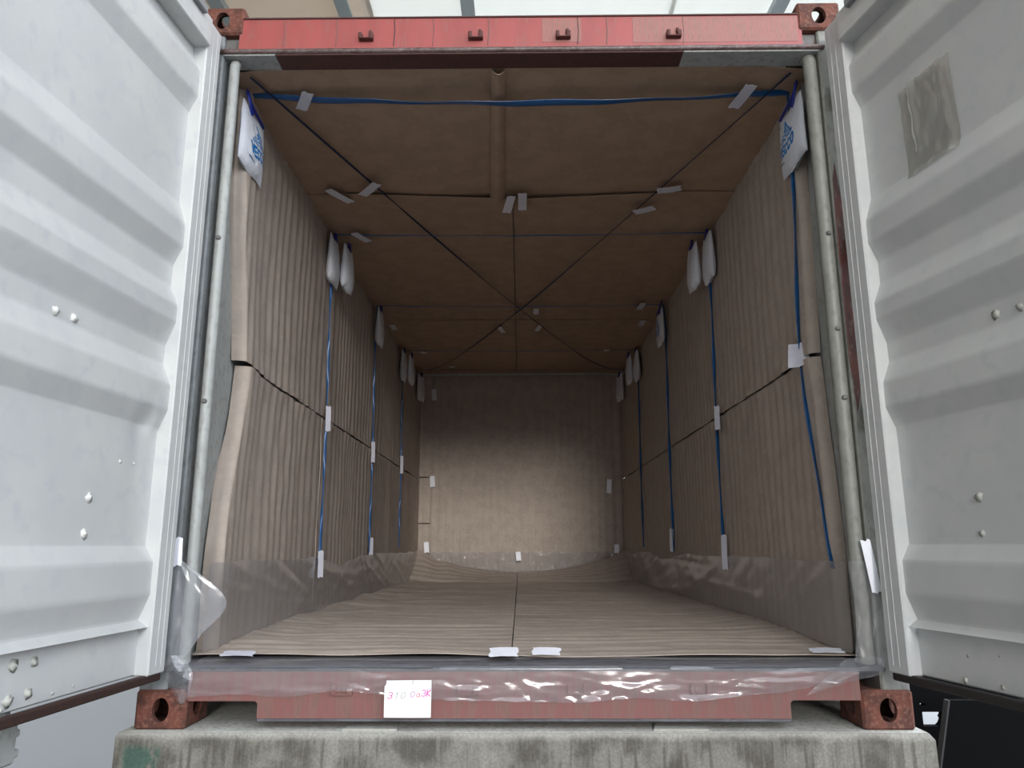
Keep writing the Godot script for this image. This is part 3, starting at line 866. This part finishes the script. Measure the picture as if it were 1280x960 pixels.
	for r in 3:
		for side in 2:
			var x0 := -1.135 if side == 0 else ([-0.100, -0.035, -0.035][r] as float)
			var x1: float = ([-0.104, -0.040, -0.040][r] as float) if side == 0 else 1.135
			var z0: float = rows[r][0]
			var z1: float = rows[r][1]
			var m := sheet(func(u: float, v: float):
				var x := lerpf(x0, x1, u)
				var z := lerpf(z0, z1, v)
				var y := 2.392 + 0.010 * (smoothstep(0.0, 0.15, v) * smoothstep(1.0, 0.85, v) if r > 0 else 1.0) * nz.get_noise_2d(x * 1.3 + r * 9.0, z * 1.3 + side * 5.0) - 0.004 * r
				y += 0.085 * smoothstep(-4.4, -5.7, z)
				if r == 0:
					y += 0.012 * smoothstep(0.85, 1.0, v)
				else:
					y -= (0.016 if r == 1 else 0.004) * (1.0 - smoothstep(0.0, 0.10, v)) * (1.15 - absf(x))
					z -= (0.05 if r == 1 else 0.0) * (1.0 - smoothstep(0.0, 0.2, v)) * (1.0 - absf(x))
				y -= 0.012 * smoothstep(0.9, 1.14, absf(x))
				return Vector3(x, y, z), 40, 50, Vector3(0, 0.004, 0))
			kraft("cardboard_sheet", m, "cardboard ceiling sheet on the %s half, %s" % ["left" if side == 0 else "right", names[r]], "ceiling cardboard sheets")
	var fl := sheet(func(u: float, v: float):
		var wdt := lerpf(0.056, 0.085, v)
		var x := lerpf(-0.083, -0.118, v) + (u - 0.5) * wdt
		return Vector3(x, 2.386 - 0.024 * sin(u * PI), lerpf(-0.107, -1.225, v)), 12, 24, Vector3(0, 0.003, 0))
	kraft("cardboard_flap", fl, "rounded cardboard fold running along the ceiling from the header to the first seam", "ceiling cardboard sheets")
	# floor: a long right sheet, two left ones; the back ends curl up the end wall
	var deck := func(x0: float, x1: float, z0: float, z1: float, sd: float, lift: float) -> Mb:
		return sheet(func(u: float, v: float):
			var x := lerpf(x0, x1, u)
			var z := lerpf(z0, z1, v)
			var y := 0.2045 + lift
			var w := z + 0.035 * nz.get_noise_2d(x * 1.2, z * 1.2 + sd)
			y += 0.0032 * (1.0 + 0.7 * nz.get_noise_2d(x * 0.8 + sd, z * 1.4)) * (0.7 * sin(w * TAU / 0.105) + 0.15 * sin(w * TAU / 0.061 + x * 1.5)) + 0.004
			y += 0.006 * nz.get_noise_2d(x * 1.5, z * 2.5 + sd)
			y += 0.016 * smoothstep(0.85, 1.10, absf(x)) * smoothstep(-0.2, -1.0, z)
			if x < 0: y += 0.014 * nf.get_noise_2d(z * 2.2, x * 2.0 + 3.0) * smoothstep(0.55, 1.05, -x) * smoothstep(-0.15, -0.6, z)
			var c := clampf((-5.16 - z) / 0.56, 0.0, 1.0)
			y += c * (0.085 + 0.19 * pow(absf(x) / 1.08, 2.0)) + c * 0.012 * sin(absf(x) * 22.0 + z * 6.0) * smoothstep(0.4, 1.0, absf(x))
			if absf(x) > 1.0: z += 0.0
			# front corners cut back
			return Vector3(x * (1.0 - 0.02 * smoothstep(-0.25, -0.05, z)), y, z), 36, int((z0 - z1) * 110), Vector3(0, -0.003, 0))
	kraft("cardboard_sheet", deck.call(-1.120, -0.038, -0.095, -2.10, 4.0, 0.0035), "rippled cardboard sheet on the left half of the floor, at the door sill", "floor cardboard sheets")
	kraft("cardboard_sheet", deck.call(-1.112, -0.040, -2.04, -5.72, 9.0, 0.0), "rippled cardboard sheet on the left half of the floor, running to the end wall", "floor cardboard sheets")
	kraft("cardboard_sheet", deck.call(-0.034, 1.120, -0.10, -5.72, 15.0, 0.0), "long rippled cardboard sheet on the right half of the floor", "floor cardboard sheets")

# ---------------------------------------------------------------- plastic film
var creases := []
func crease(z: float, y: float, s: float) -> float:      # long folds pressed into the film
	if creases.is_empty():
		for k in 44:
			var sd := -1.0 if k % 2 == 0 else 1.0
			creases.append([sd, rng.randf_range(-5.4, -0.2), rng.randf_range(0.22, 0.50), rng.randf_range(-0.05, 0.30), rng.randf_range(0.010, 0.028), rng.randf_range(-0.010, 0.010), rng.randf_range(0.3, 0.9)])
		for a in 7: creases.append([-1.0, -3.05 + (a - 3) * 0.09, 0.40, tan((a - 3) * 0.42) * 1.6, 0.012, 0.008 * (1 if a % 2 == 0 else -1), 0.30])
	var f := 0.0
	for c in creases:
		if c[0] != s: continue
		var dz: float = z - c[1]
		if absf(dz) > c[6] * 1.6: continue
		f += c[5] * exp(-pow((y - c[2] - c[3] * dz) / c[4], 2)) * exp(-pow(dz / c[6], 2))
	return f

func plastic() -> void:
	var t := base("plastic_film", Vector3(0, 0, 0))
	tag(t, "clear crinkled plastic sheet lining the foot of the walls and draped over the red sill", "plastic sheet")
	for s: float in [-1.0, 1.0]:
		var m := sheet(func(u: float, v: float):
			var z := lerpf(-0.10, -5.66, u)
			var top := 0.505 + 0.012 * nz.get_noise_1d(z * 2.0 + s) - 0.05 * exp(-pow((z + (2.2 if s < 0 else 3.4)) / 0.4, 2))
			var y := lerpf(0.215, top, v)
			var fold := crease(z, y, s) + 0.006 * nz.get_noise_2d(z * 1.2 + y * 2.0 * s, y * 2.0) + 0.0045 * nf.get_noise_2d(z * 1.2 + y * 1.5 * s, y * 7.0 - z * 3.0 * s)
			return Vector3(s * (1.098 + 0.006 * (1.0 - v) + fold - (0.040 if s < 0 else 0.016) * (1.0 - smoothstep(0.22, 0.62, -z))), y, z), 260, 18, Vector3(s * 0.0004, 0, 0))
		obj("film_flap", m.mesh(), M.film, t)
	# the crumpled bunch under the end wall
	var e := sheet(func(u: float, v: float):
		var x := lerpf(-1.02, 1.04, u)
		var y := lerpf(0.25, 0.50 + 0.015 * nf.get_noise_1d(x * 5.0), v)
		var z := -5.765 + 0.07 * (1.0 - v) + 0.045 * nf.get_noise_2d(x * 4.0, y * 7.0) + 0.05 * absf(nf.get_noise_2d(x * 7.0 + 7.0, y * 11.0)) + 0.024 * absf(nf.get_noise_2d(x * 17.0 + 3.0, y * 22.0))
		return Vector3(x, y, z), 240, 34, Vector3(0, 0, -0.0004))
	tag(obj("film_flap", e.mesh(), M.film_shiny, t), "crumpled shiny film under the end wall")
	# apron over the sill
	var low := [[-1.05, 0.100], [-0.90, 0.108], [-0.757, 0.100], [-0.557, 0.120], [-0.42, 0.105], [-0.282, 0.091], [-0.033, 0.088], [0.166, 0.084], [0.35, 0.098], [0.513, 0.090], [0.761, 0.108], [0.95, 0.135], [1.05, 0.165]]
	var hem := func(x: float) -> float:
		for k in low.size() - 1:
			if x <= low[k + 1][0]: return lerpf(low[k][1], low[k + 1][1], smoothstep(0.0, 1.0, (x - low[k][0]) / (low[k + 1][0] - low[k][0])))
		return 0.165
	var ap := sheet(func(u: float, v: float):
		var x := lerpf(-1.05, 1.05, u)
		var h: float = hem.call(x) + 0.004 * nf.get_noise_1d(x * 12.0)
		# from the floor edge, over the threshold, down the face
		var p: Vector3
		if v < 0.35:
			var e2 := v / 0.35
			p = Vector3(x, 0.2035 - 0.012 * e2 * e2, lerpf(-0.12, 0.006, e2))
		else:
			var e3 := (v - 0.35) / 0.65
			p = Vector3(x, lerpf(0.190, h, e3), 0.006 + 0.003 * sin(e3 * PI) + 0.008 * e3 * e3)
			p.z += 0.010 * nf.get_noise_2d(x * 3.0, p.y * 22.0) * e3 * e3 + 0.0035 * nf.get_noise_2d(x * 9.0, p.y * 60.0) * e3
			p.z = maxf(p.z, 0.004)
		return p, 220, 22, Vector3(0, 0.0004, -0.0004))
	tag(obj("film_apron", ap.mesh(), M.film_thin, t), "film hanging over the red sill")
	# loose corners round the posts: a leaf outlined by two edges, gently curled
	var leaf := func(left: Array, right: Array, sd: float, curl: float, m: Material, label: String) -> void:
		var L := smooth_path(left, 28)
		var R := smooth_path(right, 28)
		var k := sheet(func(u: float, v: float):
			var i := clampi(int(round(v * 28)), 0, 28)
			var p: Vector3 = L[i].lerp(R[i], u)
			p.z += curl * sin(u * PI) + 0.004 * nz.get_noise_2d(u * 2.0 + sd, v * 2.5) + 0.0016 * nf.get_noise_2d(u * 2.0 + v * 7.0 + sd, v * 1.2 - u * 3.0)
			return p, 24, 28, Vector3(0, 0, -0.0004))
		tag(obj("film_corner", k.mesh(), m, t), label)
	leaf.call([Vector3(-1.120, 0.515, -0.004), Vector3(-1.136, 0.36, -0.002), Vector3(-1.130, 0.20, 0.0)], [Vector3(-1.110, 0.515, -0.006), Vector3(-0.962, 0.390, -0.015), Vector3(-1.035, 0.28, -0.01), Vector3(-1.085, 0.20, 0.004)], 3.0, 0.004, M.film, "loose film leaf round the left post")
	leaf.call([Vector3(-1.130, 0.225, 0.004), Vector3(-1.128, 0.16, 0.012), Vector3(-1.075, 0.088, 0.016)], [Vector3(-1.085, 0.225, 0.006), Vector3(-1.035, 0.165, 0.02), Vector3(-1.055, 0.082, 0.018)], 8.0, 0.016, M.film_shiny, "loose film lobe over the left end of the sill")
	leaf.call([Vector3(1.060, 0.510, -0.016), Vector3(1.070, 0.36, -0.012), Vector3(1.050, 0.20, 0.0)], [Vector3(1.128, 0.512, -0.004), Vector3(1.150, 0.36, 0.0), Vector3(1.140, 0.20, 0.004)], 13.0, 0.003, M.film_faint, "loose film leaf round the right post")
	leaf.call([Vector3(1.020, 0.215, 0.010), Vector3(0.95, 0.16, 0.014), Vector3(0.88, 0.105, 0.014)], [Vector3(1.140, 0.215, 0.008), Vector3(1.12, 0.17, 0.016), Vector3(1.03, 0.15, 0.016)], 19.0, 0.002, M.film_faint, "loose film lobe over the right end of the sill")

# ---------------------------------------------------------------- straps
func straps() -> void:
	var zs := [-0.26, -1.648, -3.0, -4.345, -5.42]
	var say := ["blue strap sagging across the ceiling nearest the door header and down the right wall", "blue strap hoop second from the doors, at the first paired white bags", "blue strap hoop third from the doors, level with the strap crossing", "blue strap hoop fourth from the doors, at the far paired white bags", "thin blue strap hoop last before the end wall"]
	for k in 5:
		var mb := Mb.new()
		var z: float = zs[k]
		var cy := 2.366 + 0.075 * smoothstep(-4.4, -5.7, z)
		var w := 0.017 if k == 0 else 0.0065
		var up := []
		var sag := 0.042 if k == 0 else 0.012
		for i in 41:
			var x := lerpf(-1.098, 1.098, i / 40.0)
			var y := cy + (0.012 if k == 0 else 0.0) - sag * (1.0 - pow(x / 1.1, 2))
			up.append(Vector3(x, y, z + 0.004 * sin(i * 0.9)))
		bar(mb, up, w, 0.002, func(i, _d): return Vector3(0, 0.25 * sin(i * 0.35), 1), 8)
		for s: float in [-1.0, 1.0]:
			if k == 0 and s < 0: continue
			if k == 4: continue
			var foot := [0.47, 0.45, 0.52, 0.55][k] as float
			var pts := [Vector3(s * 1.098, up[0].y, z), Vector3(s * 1.096, 1.90, z + 0.03), Vector3(s * 1.094, 1.27, z - 0.005), Vector3(s * 1.094, foot, z - 0.01)]
			if k == 0: pts = [Vector3(1.098, up[0].y, z), Vector3(1.098, 1.944, -0.29), Vector3(1.096, 1.34, -0.36), Vector3(1.096, 1.0, -0.33), Vector3(1.100, 0.48, -0.235)]
			bar(mb, smooth_path(pts, 60), 0.011 if s > 0 else 0.008, 0.003, func(i, _d): return Vector3(s * -0.75, 0, (0.55 if s > 0 else 0.2) + (0.35 if s > 0 else 0.8) * sin(i * 0.41 + k)), 8)
		tag(obj("lashing_strap", mb.mesh(), M.strap), say[k], "strap", "blue lashing straps")
	for s: float in [-1.0, 1.0]:
		var mb := Mb.new()
		var cx := 0.0
		var pts := [Vector3(s * 1.06, 2.368, -0.12), Vector3(s * 0.75, 2.362, -1.0), Vector3(s * 0.40, 2.356, -1.98), Vector3(cx, 2.350 if s < 0 else 2.345, -3.05), Vector3(s * -0.62, 2.364, -4.62), Vector3(s * -1.0, 2.43, -5.45)]
		bar(mb, smooth_path(pts, 70), 0.0055, 0.0025, func(i, _d): return Vector3(cos(i * 0.11), 0.6 * sin(i * 0.23), 0.4), 8)
		tag(obj("lashing_strap", mb.mesh(), M.strap_shaded), "diagonal blue strap darkened for shade under the ceiling starting at the front %s corner" % ("left" if s < 0 else "right"), "strap", "blue lashing straps")

# ---------------------------------------------------------------- desiccant bags
func bag_mesh(w: float, h: float, fat: float, sd: float) -> Array:
	var f := func(side: float, u: float, v: float) -> Vector3:
		var a := u * 2 - 1
		var b := v * 2 - 1
		var puff := fat * pow(maxf(0.0, 1 - pow(absf(a), 2.4)), 0.6) * pow(maxf(0.0, 1 - pow(absf(b), 3.0)), 0.6) * (0.75 - 0.35 * b)
		puff += 0.005 * nf.get_noise_2d(a * 2.5 + sd, b * 2.5) * (1 - absf(a)) 
		var narrow := 1.0 - 0.10 * smoothstep(0.5, 1.0, b) - 0.05 * (1 - absf(b))
		return Vector3(a * w / 2 * narrow, b * h / 2 + 0.006 * sin(a * 4.0 + sd), side * (puff + 0.0015))
	var front := sheet(func(u: float, v: float): return f.call(1.0, u, v), 24, 24, Vector3(0, 0, -0.001))
	for k in front.uv.size(): front.uv[k] = Vector2(front.uv[k].x, 1.0 - front.uv[k].y)
	var rear := sheet(func(u: float, v: float): return f.call(-1.0, u, v), 24, 24, Vector3(0, 0, 0.001))
	return [front.mesh(), rear.mesh()]

func bags() -> void:
	var printed := [bag_print(0.0), bag_print(-52.0)]
	var meshes := []
	for k in 3: meshes.append(bag_mesh([0.20, 0.26, 0.19][k], [0.28, 0.26, 0.27][k], [0.034, 0.026, 0.036][k], k * 5.3))
	# side, z, hang height of the knot, distance from wall, turn, roll, label
	var list := [
		[-1, -0.262, 2.315, 1.092, 0.0, 0.0, 1, "large white bag with blue print hanging at the front left corner"],
		[-1, -1.60, 2.335, 1.085, 0.0, 0.03, 0, "white bag flat on the left wall, nearer of the first pair"],
		[-1, -1.74, 2.335, 1.035, 0.06, -0.05, 2, "white bag leaning out on the left wall, farther of the first pair"],
		[-1, -2.99, 2.345, 1.070, 0.0, 0.02, 0, "single white bag on the left wall between two pairs"],
		[-1, -4.24, 2.345, 1.080, 0.0, 0.03, 0, "white bag on the left wall, nearer of the far pair"],
		[-1, -4.42, 2.345, 1.035, 0.06, -0.05, 2, "white bag on the left wall, farther of the far pair"],
		[-1, -5.40, 2.380, 1.070, 0.2, 0.0, 0, "small far white bag in the left corner by the end wall"],
		[1, -0.235, 2.315, 1.092, 0.0, 0.0, 1, "large white bag with blue print hanging at the front right corner"],
		[1, -1.58, 2.335, 1.085, 0.0, -0.03, 0, "white bag flat on the right wall, nearer of the first pair"],
		[1, -1.74, 2.335, 1.035, 0.06, 0.05, 2, "white bag leaning out on the right wall, farther of the first pair"],
		[1, -3.02, 2.335, 1.070, 0.0, -0.02, 1, "single white bag on the right wall between two pairs"],
		[1, -4.28, 2.345, 1.080, 0.0, -0.03, 0, "white bag on the right wall, nearer of the far pair"],
		[1, -4.45, 2.345, 1.035, 0.06, 0.05, 2, "white bag on the right wall, farther of the far pair"],
		[1, -5.40, 2.370, 1.070, 0.2, 0.0, 0, "dim far white bag in the right corner by the end wall"],
	]
	for b in list:
		var s: float = b[0]
		var t := base("desiccant_bag", Vector3(s * b[3], b[2] - 0.285, b[1]))
		tag(t, b[7], "bag", "white desiccant bags")
		t.rotation = Vector3(0, -s * (PI / 2 - b[4]), 0)
		var pr: bool = b[6] == 1
		var fr := obj("bag_front", meshes[b[6]][0], printed[0 if s < 0 else 1] if pr else M.bag, t, Vector3(0, 0.13, 0))
		if pr: tag(fr, "front printed with a blue peak and lettering")
		obj("bag_back", meshes[b[6]][1], M.bag, t, Vector3(0, 0.13, 0))
		# blue tie cord gathered at the top
		var cb := Mb.new()
		var near := -1.0 if s < 0 else 1.0      # the tie sits at the corner nearer the doors
		bar(cb, smooth_path([Vector3(near * 0.045, 0.235, 0.012), Vector3(near * 0.08, 0.275, 0.012), Vector3(near * 0.075, 0.31, 0.0), Vector3(near * 0.06, 0.33, -0.006)] if pr else [Vector3(-0.03, 0.25, 0.004), Vector3(0.0, 0.275, 0.006), Vector3(0.005, 0.30, 0.0)], 12), 0.014 if pr else 0.020, 0.006, func(_i, _d): return Vector3(1, 0.3, 0), 8)
		bar(cb, smooth_path([Vector3(near * 0.09, 0.28, 0.010), Vector3(near * 0.03, 0.262, 0.014), Vector3(near * -0.09, 0.258, 0.010)] if pr else [Vector3(0.03, 0.25, 0.004), Vector3(0.012, 0.275, 0.008), Vector3(0.0, 0.30, 0.004)], 12), 0.008 if pr else 0.014, 0.005, func(_i, _d): return Vector3(0.2, 1, 0), 8)
		tag(obj("tie_cord", cb.mesh(), M.cord, t), "blue tie cord")

# ---------------------------------------------------------------- tape
func tape_mesh(length: float, width: float, sd: float, bend := 0.004) -> ArrayMesh:
	return sheet(func(u: float, v: float):
		return Vector3((u - 0.5) * length + 0.004 * sin(v * 9.0 + sd), bend * sin(u * PI) * 0.5 + 0.0012 * nf.get_noise_2d(u * 4.0 + sd, v * 3.0), (v - 0.5) * width), 10, 4, Vector3(0, -0.0008, 0)).mesh()

func strip(at: Vector3, along: Vector3, out: Vector3, width: float, m: Material, label: String, group: String) -> void:
	var o := obj("tape_strip", tape_mesh(along.length(), width, rng.randf() * 20.0), m)
	var x := along.normalized()
	var y := (out - x * out.dot(x)).normalized()
	o.transform = Transform3D(Basis(x, y, x.cross(y)), at + y * 0.002)
	tag(o, label, "tape", group)

func tapes() -> void:
	var up := [
		[-0.886, -0.259, 0.06, 0.12, 0.045, 2.352, "tape strip on the nearest blue ceiling strap, left"],
		[0.907, -0.250, 0.03, 0.16, 0.05, 2.352, "tape strip on the nearest blue ceiling strap, right"],
		[-0.772, -1.039, 0.10, 0.13, 0.05, 2.350, "tape strip over the left diagonal strap before the first ceiling seam"],
		[-0.947, -1.135, 0.09, -0.15, 0.05, 2.362, "tape strip slanting over the left end of the first ceiling seam"],
		[-0.059, -1.194, -0.03, -0.20, 0.045, 2.336, "left of two tape strips at the middle of the first ceiling seam"],
		[0.013, -1.167, 0.0, 0.20, 0.045, 2.338, "right of two tape strips at the middle of the first ceiling seam"],
		[0.766, -1.061, 0.115, 0.03, 0.06, 2.350, "tape strip over the right diagonal strap at the first ceiling seam"],
		[0.677, -1.301, 0.10, 0.06, 0.06, 2.350, "tape strip over the right diagonal strap just behind the first ceiling seam"],
		[-0.940, -1.652, 0.065, -0.13, 0.05, 2.352, "tape strip on the second ceiling strap near the left wall"],
		[0.124, -3.093, 0.0, 0.14, 0.04, 2.346, "tape square just right of the strap crossing"],
		[0.924, -2.988, 0.01, 0.16, 0.045, 2.350, "tape square on the third ceiling strap near the right wall"],
		[1.009, -3.493, 0.0, 0.16, 0.045, 2.366, "tape square on the second ceiling seam near the right wall"],
		[0.155, -3.618, 0.03, 0.17, 0.04, 2.366, "tape square on the second ceiling seam right of the middle"],
		[-0.158, -3.660, 0.03, -0.18, 0.04, 2.366, "tape square on the second ceiling seam left of the middle"],
		[-1.067, -3.573, 0.0, 0.15, 0.045, 2.366, "tape square on the second ceiling seam near the left wall"],
		[0.805, -4.283, 0.05, 0.0, 0.06, 2.345, "tiny tape strip on the fourth ceiling strap near the right wall"],
		[-0.907, -4.340, 0.05, -0.04, 0.05, 2.345, "tiny tape strip on the fourth ceiling strap near the left wall"],
		[-0.722, -5.237, 0.055, 0.0, 0.05, 2.420, "tiny tape strip on the ceiling by the grey end beam"],
	]
	for t in up: strip(Vector3(t[0], t[5], t[1]), Vector3(t[2], 0, t[3]), Vector3.DOWN, t[4], M.tape, t[6], "clear tape on the ceiling")
	var end := [
		[-0.973, 2.231, 0.13, "tape strip at the top left of the end wall"], [-0.971, 1.257, 0.12, "tape strip at the left end of the end wall seam"],
		[0.971, 1.199, 0.15, "tape strip at the right end of the end wall seam"], [-1.009, 0.548, 0.11, "tape strip low in the left corner of the end wall"],
		[-0.027, 0.453, 0.09, "tape strip on the crumpled film in the middle of the end wall"], [1.021, 0.528, 0.09, "tape strip low in the right corner of the end wall"]]
	for t in end: strip(Vector3(t[0], t[1], -5.80 if t[1] > 0.6 else -5.70), Vector3(0.01 * signf(t[0]), t[2], 0.0 if t[1] > 0.6 else -0.01), Vector3.BACK, 0.052, M.white_tape, t[3], "tape on the end wall")
	var walls := [
		[-1, 1.262, -1.649, 0.14, "tape strip on the left wall where the second strap meets the seam"], [-1, 1.236, -2.971, 0.15, "tape strip on the left wall where the third strap meets the seam"],
		[-1, 1.285, -4.319, 0.16, "tape strip on the left wall where the fourth strap meets the seam"], [-1, 0.468, -1.642, 0.14, "tape strip at the foot of the second strap, left wall"],
		[-1, 0.560, -3.03, 0.12, "tape strip at the foot of the third strap, left wall"], [1, 0.527, -1.606, 0.18, "tape strip at the foot of the second strap, right wall"],
		[1, 1.250, -1.59, 0.13, "tape strip on the right wall where the second strap meets the seam"], [1, 0.60, -3.02, 0.16, "tape strip at the foot of the third strap, right wall"]]
	for t in walls: strip(Vector3(t[0] * 1.084, t[1], t[2]), Vector3(0, t[3], 0.012), Vector3(-t[0], 0, 0.8), 0.035, M.tape, t[4], "tape on the side walls")
	strip(Vector3(1.088, 1.290, -0.352), Vector3(-0.015, -0.10, 0.02), Vector3(-0.7, 0, 0.7), 0.085, M.tape, "wide tape strip on the blue strap nearest the right post", "tape on the side walls")
	strip(Vector3(-1.128, 0.545, 0.0), Vector3(-0.004, 0.09, 0), Vector3(0.2, 0, 1), 0.030, M.white_tape, "short tape strip low on the left corner post", "tape on the posts")
	strip(Vector3(1.128, 0.495, 0.0), Vector3(-0.022, 0.165, 0.0), Vector3(-0.2, 0, 1), 0.030, M.white_tape, "long white tape strip low on the right corner post", "tape on the posts")
	strip(Vector3(-0.060, 0.223, -0.055), Vector3(0.092, 0.003, 0.006), Vector3(0, 1, 0.35), 0.060, M.white_tape, "left of two white tape strips at the middle of the sill", "tape on the sill")
	strip(Vector3(0.078, 0.223, -0.072), Vector3(0.090, 0.0, 0.012), Vector3(0, 1, 0.35), 0.050, M.white_tape, "right of two white tape strips at the middle of the sill", "tape on the sill")
	strip(Vector3(-0.915, 0.222, -0.03), Vector3(0.105, 0, 0.0), Vector3(0, 1, 0.2), 0.045, M.tape, "clear tape strip at the left end of the sill", "tape on the sill")
	strip(Vector3(1.0, 0.222, -0.10), Vector3(0.105, 0, 0.0), Vector3(0, 1, 0.2), 0.045, M.tape, "tape strip at the right end of the sill", "tape on the sill")

# ---------------------------------------------------------------- paper and pouch
func papers() -> void:
	var lm := sheet(func(u: float, v: float): return Vector3(lerpf(-0.4295, -0.2840, u) + (0.006 if u == 0.0 and v > 0.9 else 0.0), lerpf(0.043, 0.1515, v), 0.026 + 0.003 * sin(u * 3.0 + v * 2.0)), 16, 12, Vector3(0, 0, -0.0006))
	for k in lm.uv.size(): lm.uv[k] = Vector2(lm.uv[k].x, 1.0 - lm.uv[k].y)
	tag(obj("paper_label", lm.mesh(), label_print()), "white paper label with faint pink handwriting taped on the red sill", "label")
	var a := deg_to_rad(11.8)
	var pm := sheet(func(u: float, v: float):
		var t := lerpf(0.287, 0.503, u) - 0.006 * v
		var h := lerpf(1.694, 2.004, v) + 0.010 * nf.get_noise_1d(u * 4.0 + 3.0) * v
		var d := depth_at(h) - 0.004 - 0.006 * absf(nz.get_noise_2d(u * 3.0, v * 2.0)) - 0.0015 * maxf(0.0, nf.get_noise_2d(u * 5.0 + 20.0, v * 1.5)) - 0.006 * exp(-pow((u - 0.25) / 0.05, 2)) * smoothstep(0.1, 0.3, v) - 0.005 * exp(-pow((u - 0.82) / 0.06, 2))
		return Vector3(1.134, 0, 0.035) + Vector3(sin(a), 0, cos(a)) * t + Vector3(0, h, 0) + Vector3(cos(a), 0, -sin(a)) * d, 50, 60, Vector3(cos(a), 0, -sin(a)) * 0.0004)
	tag(obj("document_pouch", pm.mesh(), M.pouch), "empty clear plastic pouch stuck high on the right door", "pouch")
